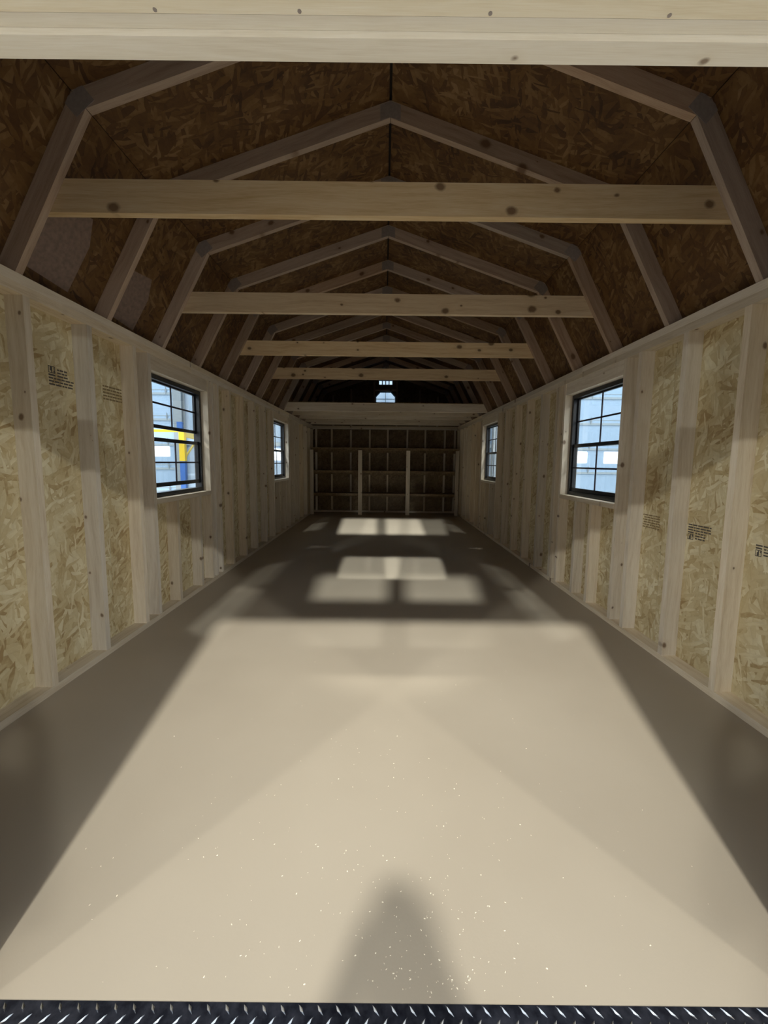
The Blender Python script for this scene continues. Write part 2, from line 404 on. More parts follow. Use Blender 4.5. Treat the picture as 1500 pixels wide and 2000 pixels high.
# ------------------------------------------------------------------ roof shell
bm = bmesh.new()
for s in (-1, 1):
    for (a, b, a2, b2) in ((O3[0], O3[1], O4[0], O4[1]), (O3[1], O3[2], O4[1], O4[2])):
        e = 0.06 if b is O3[2] else 0
        d = Vector((b[0] - a[0], b[1] - a[1])).normalized() * e
        pts = [(s * a[0], a[1]), (s * (b[0] + d.x), b[1] + d.y), (s * (b2[0] + d.x), b2[1] + d.y), (s * a2[0], a2[1])]
        bprism(bm, [(x, z) for x, z in pts], -(Y1 + .13), -0.70)
roof = link('ceiling', finish(bm, 'ceiling'), M['roofing'], None, frame((0, 0, 0), (1, 0, 0), (0, 0, 1)))
tag(roof, 'gambrel roof lined with dark brown strand board', 'ceiling', kind='structure')
for s in (-1, 1):
    for part, (a, b) in (('up', (O1[0], O1[1])), ('low', (O1[1], O1[2]))):
        av, bv = Vector((s * a[0], 0, a[1])), Vector((s * b[0], 0, b[1])); d = (bv - av); L = d.length; d.normalize()
        u0 = 0.008 if part == 'up' else 0.002
        ys = [0.74, 1.94, 4.38, 6.82, 9.26, Y1 + .12] if part == 'up' else [0.74, 3.16, 5.60, 8.04, Y1 + .12]
        for y0, y1 in zip(ys, ys[1:]):
            # frame: U along Y, V down the slope; the sheet lies on the outer side
            U = Vector((0, 1, 0)); V = d; N = U.cross(V)
            outw = Vector((s, 0, 0.6)); w0 = 0.0 if N.dot(outw) > 0 else -0.011
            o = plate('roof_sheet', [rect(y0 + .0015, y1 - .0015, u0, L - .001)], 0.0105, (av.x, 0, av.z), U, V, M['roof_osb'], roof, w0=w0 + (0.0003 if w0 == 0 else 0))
            if s < 0 and part == 'low' and y0 in (0.74, ):
                w1 = -0.0006 if w0 == 0 else 0.0
                for (p0, p1, q0, q1) in ((2.02, 2.33, .10, .46), (2.66, 2.92, .08, .40)):
                    zz = L - q1
                    lp = plate('printed_patch', [[(p0, zz), (p1 - .05, zz - .03), (p1, zz + .1), (p1 - .01, L - q0 + .02), (p0, L - q0)]], 0.0005, (av.x, 0, av.z), U, V, M['label_patch'], o, w0=(-0.0006 if w0 == 0 else 0.0))
                    lp['label'] = 'grey lilac printed patch'

# ------------------------------------------------------------------ trusses
def inner_to_outer(P, Q, d): pass
PI_, KI, EI = (0, PK), (KX, KZ), (EX, EZ)
ORD = ['first', 'second', 'third', 'fourth', 'fifth', 'sixth', 'seventh', 'eighth', 'ninth', 'tenth', 'eleventh', 'twelfth', 'thirteenth']
TY0, TS = 1.928, 0.6096
def chord(name, pts, y0, A, B, parent, th=T, mat=None):
    """polygon in world XZ -> local frame with X along A->B"""
    A = Vector((A[0], 0, A[1])); B = Vector((B[0], 0, B[1])); X = (B - A).normalized(); V = Vector((0, -1, 0)).cross(X)
    # want U x V = N; choose N = -Y  => V = N x U
    N = Vector((0, -1, 0)); V = N.cross(X)
    mid = (A + B) / 2; loc = []
    for x, z in pts:
        p = Vector((x, 0, z)) - mid; loc.append((p.dot(X), p.dot(V)))
    bm = bmesh.new(); bprism(bm, loc, -th, 0.0)
    return link(name, finish(bm, name, 0.002), mat or M['truss'], parent, frame((mid.x, y0, mid.z), X, V))
def truss(k):
    y = TY0 + TS * k; collar = (k % 2 == 0 and k < 8)
    lab = ORD[k] + ' gambrel roof truss from the door, ' + ('with a wide level collar beam' if collar else 'without a collar beam')
    if k >= 8: lab = ORD[k] + ' gambrel roof truss from the door, dark above the loft'
    r = root('roof_truss', (0, y, ZP), label=lab, cat='roof truss', group='gambrel roof trusses')
    g = 0.0012
    for s in (-1, 1):
        f = lambda P: (s * P[0], P[1])
        # upper chord: mitred at ridge and knee
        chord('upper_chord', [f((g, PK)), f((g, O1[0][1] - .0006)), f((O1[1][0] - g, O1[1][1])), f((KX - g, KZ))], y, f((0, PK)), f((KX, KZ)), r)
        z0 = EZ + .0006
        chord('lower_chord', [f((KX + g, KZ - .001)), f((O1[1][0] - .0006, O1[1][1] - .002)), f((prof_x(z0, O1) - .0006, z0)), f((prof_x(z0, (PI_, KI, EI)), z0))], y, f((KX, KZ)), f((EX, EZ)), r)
        mx, mz = (KX + O1[1][0]) / 2, (KZ + O1[1][1]) / 2
        a = s * math.radians(40); U = Vector((math.cos(a), 0, -math.sin(a))); N = Vector((0, -1, 0)); V = N.cross(U)
        plate('gusset_plate', [rect(-.055, .055, -.046, .040)], 0.0015, (s * mx, y - .0002, mz - .004), U, V, M['steel'], r)
    plate('gusset_plate', [[(-.06, -.062), (0, -.045), (.06, -.062), (.06, .022), (0, .042), (-.06, .022)]], 0.0015, (0, y - .0002, PK + .046), (1, 0, 0), (0, 0, 1), M['steel'], r)
    if collar:
        zb, zt = 2.363, 2.510
        pts = [(-prof_x(zb, O1) + .004, zb), (prof_x(zb, O1) - .004, zb), (prof_x(zt, O1) - .004, zt), (-prof_x(zt, O1) + .004, zt)]
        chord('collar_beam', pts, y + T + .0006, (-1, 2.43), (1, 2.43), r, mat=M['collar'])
    return r
for k in range(13): truss(k)

# ------------------------------------------------------------------ storage loft at the far end
lf = root('storage_loft', (0, TY0 + 8 * TS, ZP), label='low timber storage loft across the far end with level joists', cat='loft')
for k in range(8, 13):
    y = TY0 + TS * k + T + .0008
    lumber('joist', (-W - .03, y + T / 2, ZP + .0705), (W + .03, y + T / 2, ZP + .0705), (0, 0, 1), .140, T, M['pine'], lf)
ys = [TY0 + 8 * TS + T, 7.45, 8.06, 8.67, Y1 - .002]
for a, b in zip(ys, ys[1:]):
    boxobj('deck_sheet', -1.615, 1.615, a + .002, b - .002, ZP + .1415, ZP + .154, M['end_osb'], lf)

# ------------------------------------------------------------------ far end wall with gable window and vent
OC = [(.248, .12), (.14, .235), (-.14, .235), (-.248, .12), (-.248, -.12), (-.14, -.235), (.14, -.235), (.248, -.12)]
OZ = 2.672; VX, VZ0, VZ1 = .168, 3.06, 3.17
def gable_polys(P, zlow, xl, clip=0.0):
    pr = lambda z: prof_x(z, P) - clip
    k = (P[1][0] - clip, P[1][1]); pk = P[0][1] - clip
    polys = []
    for s in (-1, 1):
        polys.append([(s * .248, zlow), (s * xl, zlow), (s * xl, 2.10), (s * pr(2.10), 2.10), (s * k[0], k[1]), (s * .248, min(pk, P[0][1] - .248 * (P[0][1] - P[1][1]) / P[1][0]) - clip)])
    ztop = lambda x: P[0][1] - clip - abs(x) * (P[0][1] - P[1][1]) / P[1][0]
    z2, z3 = OZ - .235, OZ + .235
    polys.append(rect(-.248, .248, zlow, z2))
    for s in (-1, 1):
        polys.append([(s * .14, z2), (s * .248, z2), (s * .248, OZ - .12)])
        polys.append([(s * .14, z3), (s * .248, z3), (s * .248, OZ + .12)])
        polys.append([(s * VX, VZ0), (s * .248, VZ0), (s * .248, ztop(.248)), (s * VX, ztop(VX))])
    polys.append(rect(-.248, .248, z3, VZ0))
    polys.append([(-VX, VZ1), (VX, VZ1), (VX, ztop(VX)), (0, ztop(0)), (-VX, ztop(VX))])
    return polys
bm = bmesh.new()
for p in gable_polys(O4, -0.05, XO + .026): bprism(bm, p, -(Y1 + .118), -(Y1 + .102))
wb = link('wall_back', finish(bm, 'wall_back'), M['siding'], None, frame((0, 0, 0), (1, 0, 0), (0, 0, 1)))
tag(wb, 'dark far end wall with bare studs behind the shelves', 'wall', kind='structure')
for x0, x1 in ((-XO, -.61), (-.61, .61), (.61, XO)):
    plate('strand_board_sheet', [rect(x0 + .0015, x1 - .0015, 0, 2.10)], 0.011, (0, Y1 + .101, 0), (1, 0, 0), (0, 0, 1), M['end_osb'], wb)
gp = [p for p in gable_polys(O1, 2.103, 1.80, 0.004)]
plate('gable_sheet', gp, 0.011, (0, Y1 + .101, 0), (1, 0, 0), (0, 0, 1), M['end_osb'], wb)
yc = Y1 + SD / 2
lumber('bottom_plate', (-W, yc, T / 2), (W, yc, T / 2), (0, 1, 0), SD, T, M['pine'], wb)
for z in (ZP - .019, ZP - .058): lumber('top_plate', (-W, yc, z), (W, yc, z), (0, 1, 0), SD, T, M['pine'], wb)
for x in (-1.66, -1.283, -.825, -.368, .065, .535, .968, 1.438, 1.68):
    lumber('stud', (x, yc, T), (x, yc, ZP - .077), (0, 1, 0), SD, T, M['pine'], wb)
for x in (-1.25, -.82, -.27, .27, .82, 1.25):
    zt = prof_x(0, ((0, 0), (1, 0), (2, 0))) if False else (PK - abs(x) * (PK - KZ) / KX - .02)
    lumber('gable_stud', (x, yc, ZP), (x, yc, zt), (0, 1, 0), SD, T, M['truss'], wb)
for z in (OZ - .26, OZ + .26): lumber('gable_blocking', (-.25, yc, z), (.25, yc, z), (0, 1, 0), SD, T, M['truss'], wb)

w5 = root('window_5', (0, Y1 + .10, OZ), label='small octagon gable window glowing above the loft', cat='window', kind='structure')
ring = []
for i in range(8):
    a, b = OC[i], OC[(i + 1) % 8]; q = 0.90
    ring.append([a, b, (b[0] * q, b[1] * q), (a[0] * q, a[1] * q)])
plate('frame', ring, 0.05, (0, Y1 + .13, OZ), (1, 0, 0), (0, 0, 1), M['door_white'], w5)
pn = plate('pane', [[(x * .9, z * .9) for x, z in OC]], 0.004, (0, Y1 + .115, OZ), (1, 0, 0), (0, 0, 1), M['glass'], w5)
plate('muntin', [rect(-.006, .006, -.21, .21)], 0.012, (0, Y1 + .112, OZ), (1, 0, 0), (0, 0, 1), M['muntin'], w5)
plate('muntin', [rect(-.22, .22, -.006, .006)], 0.012, (0, Y1 + .112, OZ + .06), (1, 0, 0), (0, 0, 1), M['muntin'], w5)
vt = root('gable_vent', (0, Y1 + .11, (VZ0 + VZ1) / 2), label='small louvred vent high in the far gable above the octagon window', cat='vent')
plate('frame', [rect(-VX, VX, VZ0, VZ0 + .012), rect(-VX, VX, VZ1 - .012, VZ1), rect(-VX, -VX + .012, VZ0 + .012, VZ1 - .012), rect(VX - .012, VX, VZ0 + .012, VZ1 - .012)], .03, (0, Y1 + .125, 0), (1, 0, 0), (0, 0, 1), M['door_white'], vt)
for x in (-.08, 0, .08): plate('slat', [rect(x - .012, x + .012, VZ0 + .012, VZ1 - .012)], .02, (0, Y1 + .12, 0), (1, 0, 0), (0, 0, 1), M['col_grey'], vt)

# ------------------------------------------------------------------ front wall, door frame, added transom, open doors
FY0, FY1 = 0.72, 0.835
TX, TZ0, TZ1 = 0.52, 2.17, 2.66  # unseen transom, added and sized to throw light patches on the floor
def front_polys(P, xl):
    k = P[1]; zt = lambda x: P[0][1] - abs(x) * (P[0][1] - P[1][1]) / P[1][0]
    out = [rect(-xl, DX0 - .04, -.05, 2.10), rect(DX1 + .04, xl, -.05, 2.10), rect(DX0 - .04, DX1 + .04, DZ + .05, 2.10)]
    for s in (-1, 1):
        out.append([(s * TX, 2.10), (s * prof_x(2.10, P), 2.10), (s * k[0], k[1]), (s * TX, zt(TX))])
    out.append(rect(-TX, TX, 2.10, TZ0))
    out.append([(-TX, TZ1), (TX, TZ1), (TX, zt(TX)), (0, zt(0)), (-TX, zt(TX))])
    return out
bm = bmesh.new()
for p in front_polys(O4, XO + .026): bprism(bm, p, -FY1, -FY0)
wf = link('wall_front', finish(bm, 'wall_front'), M['siding'], None, frame((0, 0, 0), (1, 0, 0), (0, 0, 1)))
tag(wf, 'front gable wall around the wide doorway', 'wall', kind='structure')
for s in (-1, 1):
    wi = root('window_%d' % (6 if s < 0 else 7), (s * TX / 2, FY0, TZ0), label='%s added transom pane, unseen over the doorway' % ('left' if s < 0 else 'right'), cat='window', kind='structure')
    u0, u1 = (-TX, -.03) if s < 0 else (.03, TX)
    plate('frame', [rect(u0, u1, TZ0, TZ0 + .03), rect(u0, u1, TZ1 - .03, TZ1), rect(u0, u0 + .03, TZ0 + .03, TZ1 - .03), rect(u1 - .03, u1, TZ0 + .03, TZ1 - .03)], .06, (0, FY1 - .02, 0), (1, 0, 0), (0, 0, 1), M['black'], wi)
    plate('pane', [rect(u0 + .03, u1 - .03, TZ0 + .03, TZ1 - .03)], .004, (0, FY1 - .04, 0), (1, 0, 0), (0, 0, 1), M['glass'], wi)
lumber('transom_post', (0, (FY0 + FY1) / 2, TZ0), (0, (FY0 + FY1) / 2, TZ1), (0, 1, 0), .11, .059, M['pine'], wf)

tr = root('trim_1', (0, 0.79, DZ), label='pale knotty pine head jamb over the doorway', cat='door frame', kind='structure')
xa, xb = DX0 - .038, DX1 + .038
lumber('head_board', (xa, 0.7455, DZ + .031), (xb, 0.7455, DZ + .031), (0, 1, 0), .051, T, M['jamb'], tr, bevel=.0015)
lumber('head_board', (xa, 0.7835, DZ + .031), (xb, 0.7835, DZ + .031), (0, 1, 0), .0235, T, M['jamb'], tr, bevel=.001)
lumber('door_stop', (xa, 0.8175, DZ + .022), (xb, 0.8175, DZ + .022), (0, 1, 0), .0435, .044, M['jamb'], tr, bevel=.004)
for n_, (x, s) in enumerate(((DX0, -1), (DX1, 1))):
    lumber('side_jamb', (x + s * .019, .7785, -.02), (x + s * .019, .7785, DZ + .01), (0, 1, 0), .115, T, M['pine'], tr)
# nails in the head jamb
rg = random.Random(3)
for x in (-.42, -.17, .16, .47): 
    bm = bmesh.new(); bmesh.ops.create_circle(bm, cap_ends=True, radius=.0035, segments=8)
    bmesh.ops.solidify(bm, geom=bm.faces[:], thickness=.001)
    link('nail_head', finish(bm, 'nail_head'), M['steel'], tr, Matrix.Translation((x, .765, DZ + .0118)))

for s, nm, lab in ((-1, 'door_1', 'left shed door leaf swung open outside'), (1, 'door_2', 'right shed door leaf swung open outside')):
    hx = DX0 - .03 if s < 0 else DX1 + .03; Lw = .98; a = math.radians(26)
    U = Vector((s * math.cos(a), -math.sin(a), 0))
    d = root(nm, (hx, .70, 0), label=lab, cat='door', kind='structure')
    lumber('leaf', Vector((hx, .69, .01)) + U * Lw / 2, Vector((hx, .69, DZ - .02)) + U * Lw / 2, U, Lw, .03, M['siding'], d)
    for z in (.12, 1.0, DZ - .14): lumber('rail', Vector((hx, .69, z)) + U * .02 + U.cross(Vector((0, 0, 1))) * s * -.035, Vector((hx, .69, z)) + U * (Lw - .02) + U.cross(Vector((0, 0, 1))) * s * -.035, (0, 0, 1), .089, .03, M['pine'], d)

# diamond tread threshold plate
th = root('threshold_plate', (0, .72, 0), label='dark diamond tread metal strip along the door sill', cat='threshold')
boxobj('plate', DX0, DX1, 0.655, Y0 - .001, -.012, -.001, M['tread'], th, bevel=.001)
boxobj('nosing', DX0, DX1, 0.649, 0.655, -.06, -.001, M['tread'], th, bevel=.001)
bm = bmesh.new(); pitch = 0.0415
for j in range(6):
    yy = Y0 - .012 - j * .0205; a = math.radians(-48 if j % 2 == 0 else 48)
    n = int((DX1 - DX0) / pitch)
    for i in range(n):
        xx = DX0 + .02 + i * pitch + (pitch * .5 if j % 2 else 0)
        if xx > DX1 - .015: continue
        ca, sa = math.cos(a), math.sin(a); L, w, h = .0145, .0036, .0024
        P = lambda u, v, z: bm.verts.new((xx + u * ca - v * sa, yy + u * sa + v * ca, -.001 + z))
        b4 = [P(-L, 0, -.0005), P(0, -w, -.0005), P(L, 0, -.0005), P(0, w, -.0005)]; t1, t2 = P(-L * .55, 0, h), P(L * .55, 0, h)
        bm.faces.new((b4[0], b4[1], t1)); bm.faces.new((b4[1], t2, t1)); bm.faces.new((b4[1], b4[2], t2))
        bm.faces.new((b4[2], b4[3], t2)); bm.faces.new((b4[3], t1, t2)); bm.faces.new((b4[3], b4[0], t1)); bm.faces.new(b4[::-1])
o = link('tread_lugs', finish(bm, 'tread_lugs'), M['lug'], th); o['label'] = 'rows of slanted raised lugs, bright worn metal'; o['kind'] = 'stuff'

# ------------------------------------------------------------------ side windows
def side_window(num, s, a, b, raised, label):
    r = root('window_%d' % num, (s * (XO + .0), (a + b) / 2, WZ0), label=label, cat='window', kind='structure')
    if s < 0: U = (0, 1, 0); O = (-(XO + .026), 0, 0); fl_ = 1; uu = lambda y: y
    else: U = (0, -1, 0); O = (XO + .026, 0, 0); uu = lambda y: -y
    def pl(name, rs, th_, w0, mat, par, bev=0.0):
        polys = []
        for (y0, y1, z0, z1) in rs:
            p0, p1 = sorted((uu(y0), uu(y1))); polys.append(rect(p0, p1, z0, z1))
        return plate(name, polys, th_, O, U, (0, 0, 1), mat, par, bev, w0)
    z0, z1 = WZ0 + .002, WZ1 - .002; a += .002; b -= .002; e = .034
    pl('frame', [(a, b, z0, z0 + e), (a, b, z1 - e, z1), (a, a + e, z0 + e, z1 - e), (b - e, b, z0 + e, z1 - e)], .062, -.016, M['black'], r)
    mid = (z0 + z1) / 2 + .005 + (.095 if raised else 0)
    # upper sash (outer), lower sash (inner, may be raised)
    ym = (a + b) / 2; q = .020
    u = pl('upper_sash', [(a + e, b - e, mid - .028, mid), (a + e, b - e, z1 - e - .012, z1 - e), (a + e, a + e + q, mid, z1 - e - .012), (b - e - q, b - e, mid, z1 - e - .012)], .018, -.010, M['black'], r)
    pl('pane', [(a + e + q, b - e - q, mid, z1 - e - .012)], .003, -.003, M['glass'], u)
    pl('muntin', [(ym - .007, ym + .007, mid, z1 - e - .012)], .007, .001, M['muntin'], u)
    pl('muntin', [(a + e + q, b - e - q, (mid + z1 - e) / 2 - .007, (mid + z1 - e) / 2 + .007)], .007, .0012, M['muntin'], u)
    lz0, lz1 = z0 + e + raised, mid - .105
    if not raised: lz1 = mid + .004
    l = pl('lower_sash', [(a + e, b - e, lz0, lz0 + .034), (a + e, b - e, lz1 - .030, lz1), (a + e, a + e + q, lz0 + .034, lz1 - .03), (b - e - q, b - e, lz0 + .034, lz1 - .03)], .018, .012, M['black'], r)
    pl('pane', [(a + e + q, b - e - q, lz0 + .034, lz1 - .03)], .003, .018, M['glass'], l)
    pl('muntin', [(ym - .007, ym + .007, lz0 + .034, lz1 - .03)], .007, .022, M['muntin'], l)
    zc = (lz0 + lz1) / 2
    pl('muntin', [(a + e + q, b - e - q, zc - .007, zc + .007)], .007, .0222, M['muntin'], l)
    return r
side_window(1, -1, *WIN[0], 0.042, 'near left black-framed window, lower sash left slightly raised')
side_window(2, 1, *WIN[0], 0.0, 'near right black-framed window, fully shut')
side_window(3, -1, *WIN[1], 0.0, 'far left black-framed window near the shelves')
side_window(4, 1, *WIN[1], 0.0, 'far right black-framed window near the shelves')

# ------------------------------------------------------------------ shelving against the far wall
SY = 9.13
sh = root('shelf_unit', (0, SY, 0), label='rough timber shelf unit spanning the dark far wall', cat='shelf')
for x in (-1.685, -.569, .535, 1.665):
    lumber('post', (x, SY + .019, 0), (x, SY + .019, 1.49), (1, 0, 0), .089 if abs(x) < 1 else .075, T, M['pine'], sh)
for z in (.445, .975, 1.50):
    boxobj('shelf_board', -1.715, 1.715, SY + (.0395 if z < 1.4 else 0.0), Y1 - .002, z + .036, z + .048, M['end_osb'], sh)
    lumber('front_rail', (-1.715, SY + .0595, z + .016), (1.715, SY + .0595, z + .016), (0, 0, 1), .039, T, M['end_osb'], sh)
    lumber('back_rail', (-1.715, Y1 - .0215, z - .009), (1.715, Y1 - .0215, z - .009), (0, 0, 1), .089, T, M['end_osb'], sh)

# ------------------------------------------------------------------ wood crumbs on the floor
rg = random.Random(11); bm = bmesh.new()
def crumb(x, y, L, w, a):
    ca, sa = math.cos(a), math.sin(a); h = w * .5
    pts = [(-L, 0), (-L * .3, -w), (L, -w * .4), (L * .7, w), (-L * .5, w * .8)]
    lo = [bm.verts.new((x + u * ca - v * sa, y + u * sa + v * ca, .0002)) for u, v in pts]
    hi = [bm.verts.new((x + (u * ca - v * sa) * .6, y + (u * sa + v * ca) * .6, .0002 + h)) for u, v in pts]
    bm.faces.new(hi); bm.faces.new(lo[::-1])
    for i in range(5): bm.faces.new((lo[i], lo[(i + 1) % 5], hi[(i + 1) % 5], hi[i]))
for i in range(420):
    if i < 120: x, y = rg.gauss(.12, .10), Y0 + .01 + abs(rg.gauss(0, .16))
    elif i < 240: x, y = rg.gauss(-.1, .30), Y0 + .01 + abs(rg.gauss(0, .35))
    elif i < 330: x, y = rg.uniform(-.9, .95), Y0 + .01 + abs(rg.gauss(0, .45))
    else: x, y = rg.gauss(0, .5), 1.1 + abs(rg.gauss(0, .9))
    if abs(x) > 1.2: continue
    L = rg.choice((.001, .0013, .0016, .002, .0028)); crumb(x, y, L, L * rg.uniform(.35, .7), rg.uniform(0, 6.28))
o = link('wood_crumbs', finish(bm, 'wood_crumbs'), M['shaving']); tag(o, 'pale wood crumbs scattered over the floor by the doorway', 'wood crumbs', kind='stuff')

# ------------------------------------------------------------------ the shop beyond the windows
GY = 10.6; SZ0 = -0.28
ws = root('wall_shop', (0, GY, SZ0), label='pale shop wall seen through the side windows', cat='wall', kind='structure')
doors = [(-9.9, -5.58), (3.75, 8.07)]; DH = 4.2
segs = [(-16, doors[0][0]), (doors[0][1], doors[1][0]), (doors[1][1], 16)]
bm = bmesh.new()
for a, b in segs: bbox(bm, a, b, .02, .14, 0, 7)
for a, b in doors: bbox(bm, a, b, .02, .14, DH, 7)
link('cladding', finish(bm, 'cladding'), M['shop_wall'], ws, Matrix.Translation((0, GY, SZ0)))
for x in [v * .9 for v in range(-17, 18)]:
    if any(a - .1 < x < b + .1 for a, b in doors): continue
    boxobj('cladding_rib', x - .03, x + .03, GY - .02, GY + .02, SZ0, SZ0 + 7, M['shop_wall'], ws, bevel=.01)
for z in (1.9, 3.9): boxobj('girt', -5.5, 3.7, GY - .06, GY - .021, SZ0 + z, SZ0 + z + .1, M['door_rib'], ws)
SHT = .65
def garage_door(a, b, panes, hx, label):
    r = root('garage_door', ((a + b) / 2, GY, SZ0), label=label, cat='garage door')
    zb = [-.28, .39, 1.00, 1.63, 2.29, 2.96, 3.61, 3.92]
    for i, (z0, z1) in enumerate(zip(zb, zb[1:])):
        hol = [(x0, x1, p0, p1) for x0, x1, p0, p1 in panes if z0 < (p0 + p1) / 2 < z1]
        pl = plate('door_section', rect_minus(a, b, z0 + .012, z1 - .012, hol), .045, (0, GY + .05, 0), (1, 0, 0), (0, 0, 1), M['door_white'], r)
        plate('section_rib', [rect(a, b, z1 - .035, z1 + .022)], .025, (0, GY + .004, 0), (1, 0, 0), (0, 0, 1), M['door_rib'], pl)
        plate('section_bead', [rect(a, b, z1 + .09, z1 + .108)], .008, (0, GY + .0045, 0), (1, 0, 0), (0, 0, 1), M['door_rib'], pl)
        for (x0, x1, p0, p1) in hol:
            wpl = plate('window_pane', [[(x0 + .03, p0), (x1 - .03, p0), (x1, p0 + .03), (x1, p1 - .03), (x1 - .03, p1), (x0 + .03, p1), (x0, p1 - .03), (x0, p0 + .03)]], .012, (0, GY + .03, 0), (1, 0, 0), (0, 0, 1), M['daylight'], pl)
    for x in hx:
        for z in zb[1:-1]:
            plate('hinge', [[(x - .025, z + .07), (x, z - .02), (x + .025, z + .07), (x, z + .18)]], .012, (0, GY - .022, 0), (1, 0, 0), (0, 0, 1), M['col_grey'], r)
    return r
garage_door(*doors[0], [(-6.30, -5.72, 1.31, 1.585), (-7.6, -7.0, 1.31, 1.585)], (-5.75, -7.2, -8.6), 'white sectional garage door beyond the near left window')
garage_door(*doors[1], [(4.98, 5.40, 1.25, 1.565), (5.83, 6.25, 1.25, 1.565), (6.7, 7.1, 1.25, 1.565)], (5.42, 6.9, 4.1), 'white sectional garage door beyond the near right window')
bw = plate('lit_window', [[(-2.93, 1.24), (-2.68, 1.24), (-2.62, 1.3), (-2.62, 1.5), (-2.68, 1.55), (-2.93, 1.55), (-2.98, 1.5), (-2.98, 1.3)]], .02, (0, GY + .005, 0), (1, 0, 0), (0, 0, 1), M['daylight'], ws)
for x in (-5.36, 2.92):
    cl = root('steel_column', (x, GY - .16, SZ0), label=('grey steel column beside the left garage door' if x < 0 else 'grey steel column glimpsed through the far right window'), cat='column')
    boxobj('flange', x - .11, x + .11, GY - .25, GY - .235, SZ0, 6.6, M['col_grey'], cl)
    boxobj('flange', x - .11, x + .11, GY - .075, GY - .06, SZ0, 6.6, M['col_grey'], cl)
    boxobj('web', x - .008, x + .008, GY - .235, GY - .075, SZ0, 6.6, M['col_grey'], cl)
# yellow and blue rack outside the near left window
rk = root('steel_rack', (-4.0, 8.3, SZ0), label='yellow and blue steel rack frame outside the near left window', cat='rack')
for (x, y, w_) in ((-4.06, 8.0, .10), (-4.25, 9.0, .06)):
    boxobj('blue_post', x - w_ / 2, x + w_ / 2, y - .04, y + .04, SZ0, 1.20, M['blue'], rk, .004)
    boxobj('yellow_post', x - w_ / 2 - .004, x + w_ / 2 + .004, y - .044, y + .044, 1.2005, 1.80, M['yellow'], rk, .004)
lumber('yellow_beam', (-4.06, 8.05, 1.75), (-4.25, 8.95, 1.75), (0, 0, 1), .13, .05, M['yellow'], rk)
lumber('yellow_brace', (-4.04, 8.05, 1.28), (-4.23, 8.95, 1.66), (0, 0, 1), .035, .03, M['yellow'], rk)
lumber('yellow_rail', (-6.2, 7.98, 1.80), (-4.12, 7.98, 1.80), (0, 0, 1), .05, .05, M['yellow'], rk)
boxobj('blue_cap', -4.15, -4.05, 7.97, 8.03, 1.801, 1.98, M['blue'], rk, .004)
lumber('grey_shelf', (-4.0, 8.1, .92), (-4.0, 8.9, .92), (1, 0, 0), .3, .03, M['shop_wall'], rk)

# ------------------------------------------------------------------ unseen shed added behind the viewpoint to block low lamp light
ns = root('blocker_shed', (0, -2.4, SZ0), label='added gable shed out of view, blocks low lamp light', cat='shed')
NP, NE, NX = 3.33, 3.12, 1.75
bm = bmesh.new(); bprism(bm, [(-NX, SZ0 + .2), (NX, SZ0 + .2), (NX, NE - .03), (0, NP - .03), (-NX, NE - .03)], 2.4, 5.6)
link('body', finish(bm, 'body'), M['siding'], ns, frame((0, 0, 0), (1, 0, 0), (0, 0, 1)))
for s in (-1, 1):
    plate('roof_slope', [[(0, NP - .028), (s * (NX + .1), NE - .064), (s * (NX + .1), NE - .03), (0, NP)]], 3.3, (0, -2.35, 0), (1, 0, 0), (0, 0, 1), M['roofing'], ns, w0=0.0)
    boxobj('skid', s * .9 - .05, s * .9 + .05, -5.5, -2.5, SZ0, SZ0 + .1995, M['pine'], ns)

# ------------------------------------------------------------------ the person with the phone, whose shadow falls on the floor
def skin_body(name, verts, edges, mat, parent, rootv=0, levels=2):
    me = bpy.data.meshes.new(name); me.from_pydata([v[:3] for v in verts], edges, [])
    o = link(name, me, mat, parent)
    m = o.modifiers.new('skin', 'SKIN'); m.use_smooth_shade = True
    for i, v in enumerate(verts):
        sv = me.skin_vertices[0].data[i]; sv.radius = (v[3], v[4] if len(v) > 4 else v[3]); sv.use_root = (i == rootv)
    sd = o.modifiers.new('sub', 'SUBSURF'); sd.levels = levels; sd.render_levels = levels
    return o
M['jacket'] = plain('dark_work_jacket', (0.05, 0.055, 0.07), 0.8, 0, .2, 30)
M['skin'] = plain('skin', (0.55, 0.36, 0.27), 0.5)
M['hair'] = plain('short_brown_hair', (0.06, 0.04, 0.025), 0.7)
PY, G = -0.30, SZ0
pe = root('person', (0, PY, G), label='person in dark work clothes photographing from the doorway, arms raised', cat='person')
pe.location = (-0.015, PY, G)
V = [(0, 0, .92, .15, .11), (0, 0, 1.10, .14, .10), (0, .01, 1.28, .17, .11), (0, 0, 1.42, .12, .085), (0, .01, 1.50, .055, .055), (0, .02, 1.57, .058, .065), (0, .035, 1.65, .078, .098), (0, .03, 1.73, .062, .08),
     (.19, 0, 1.40, .062, .062), (.25, .02, 1.16, .048, .048), (.10, .22, 1.38, .034, .034), (.075, .255, 1.43, .027, .032),
     (-.19, 0, 1.40, .062, .062), (-.25, .02, 1.16, .048, .048), (-.10, .22, 1.38, .034, .034), (-.075, .255, 1.43, .027, .032),
     (.095, 0, .80, .088, .095), (.105, .01, .48, .062, .066), (.11, -.02, .10, .045, .05), (.11, .02, .045, .045, .04), (.12, .15, .035, .04, .03),
     (-.095, 0, .80, .088, .095), (-.105, .01, .48, .062, .066), (-.11, -.02, .10, .045, .05), (-.11, .02, .045, .045, .04), (-.12, .15, .035, .04, .03)]
E_ = [(0, 1), (1, 2), (2, 3), (3, 4), (4, 5), (5, 6), (6, 7), (3, 8), (8, 9), (9, 10), (10, 11), (3, 12), (12, 13), (13, 14), (14, 15), (0, 16), (16, 17), (17, 18), (18, 19), (19, 20), (0, 21), (21, 22), (22, 23), (23, 24), (24, 25)]
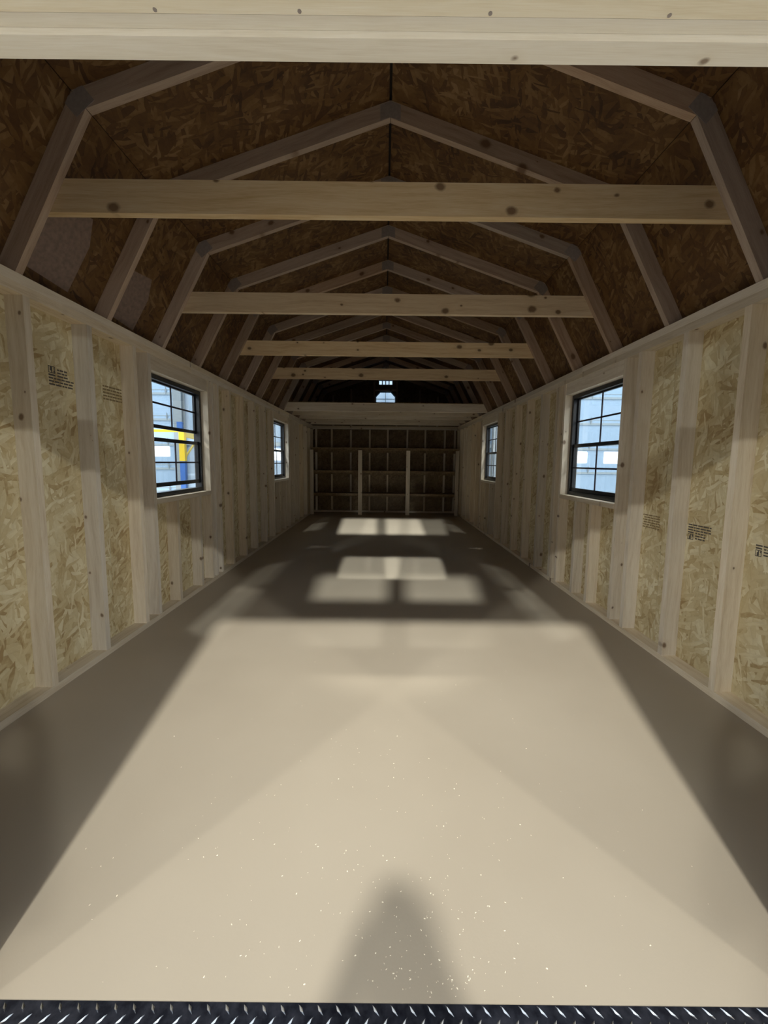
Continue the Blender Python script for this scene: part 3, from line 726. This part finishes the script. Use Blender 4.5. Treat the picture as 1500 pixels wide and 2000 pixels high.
for s in (-1, 1):       # four fingers and a thumb close round the phone on each side
    w0 = 11 if s > 0 else 15
    for j, (dz, ln) in enumerate(((.030, .030), (.010, .034), (-.010, .032), (-.028, .026))):
        i = len(V); V.append((s * (.078), .262, 1.455 + dz, .009)); V.append((s * .060, .268, 1.458 + dz, .008)); V.append((s * (.060 - ln * .6), .262, 1.460 + dz, .007)); E_ += [(w0, i), (i, i + 1), (i + 1, i + 2)]
    i = len(V); V.append((s * .062, .245, 1.455, .010)); V.append((s * .040, .240, 1.475, .009)); E_ += [(w0, i), (i, i + 1)]
body = skin_body('body', [(x - .015, y + PY, z + G, *r) for x, y, z, *r in V], E_, M['jacket'], pe)
# one continuous figure: face and hands take the skin colour by height and reach, trousers and jacket below
t = NT('clothed_figure'); tc = t.n('ShaderNodeTexCoord'); sp = t.n('ShaderNodeSeparateXYZ'); t.l(tc.outputs['Object'], sp.inputs[0])
head = t.math('GREATER_THAN', sp.outputs[2], G + 1.515); hand = t.math('GREATER_THAN', sp.outputs[1], PY + .225)
body.data.materials.clear(); body.data.materials.append(t.m)
upper = t.math('GREATER_THAN', sp.outputs[2], G + .90)
hand = t.math('MULTIPLY', hand, upper)
colr = t.mix(upper, (0.06, 0.08, 0.13), (0.05, 0.055, 0.07)); colr = t.mix(t.math('MAXIMUM', head, hand), colr, (0.55, 0.36, 0.27))
t.l(colr, t.b.inputs['Base Color']); t.b.inputs['Roughness'].default_value = 0.75
bm = bmesh.new(); bmesh.ops.create_uvsphere(bm, u_segments=20, v_segments=12, radius=1.0)
bmesh.ops.delete(bm, geom=[v for v in bm.verts if v.co.z < -.35 or (v.co.y > .45 and v.co.z < .45)], context='VERTS')
for v in bm.verts: v.co = Vector((v.co.x * .088, v.co.y * .112, v.co.z * .10))
link('hair', finish(bm, 'hair'), M['hair'], pe, Matrix.Translation((-.015, PY + .025, G + 1.72)))
for s in (-1, 1):
    bm = bmesh.new(); bmesh.ops.create_uvsphere(bm, u_segments=10, v_segments=8, radius=.012); link('eye', finish(bm, 'eye'), M['hair'], pe, Matrix.Translation((-.015 + s * .031, PY + .125, G + 1.665)))
    bm = bmesh.new(); bmesh.ops.create_uvsphere(bm, u_segments=10, v_segments=8, radius=1.0)
    for v in bm.verts: v.co = Vector((v.co.x * .010, v.co.y * .02, v.co.z * .032))
    link('ear', finish(bm, 'ear'), M['skin'], pe, Matrix.Translation((-.015 + s * .082, PY + .025, G + 1.655)))
bm = bmesh.new(); bprism(bm, [(-.016, -.02), (.016, -.02), (.006, .035), (-.006, .035)], 0, .028); link('nose', finish(bm, 'nose', .004), M['skin'], pe, frame((-.015, PY + .118, G + 1.64), (-1, 0, 0), (0, 0, 1)))
bm = bmesh.new(); bbox(bm, -.024, .024, -.004, .004, -.006, .006); link('mouth', finish(bm, 'mouth', .002), plain('lip', (.4, .18, .15), .5), pe, Matrix.Translation((-.015, PY + .122, G + 1.595)))
ph = boxobj('phone', -.015 - .036, -.015 + .036, -.0170, -.0090, 1.135, 1.285, M['black'], bevel=.003)
tag(ph, 'black phone held upright by the person in the doorway', 'phone')
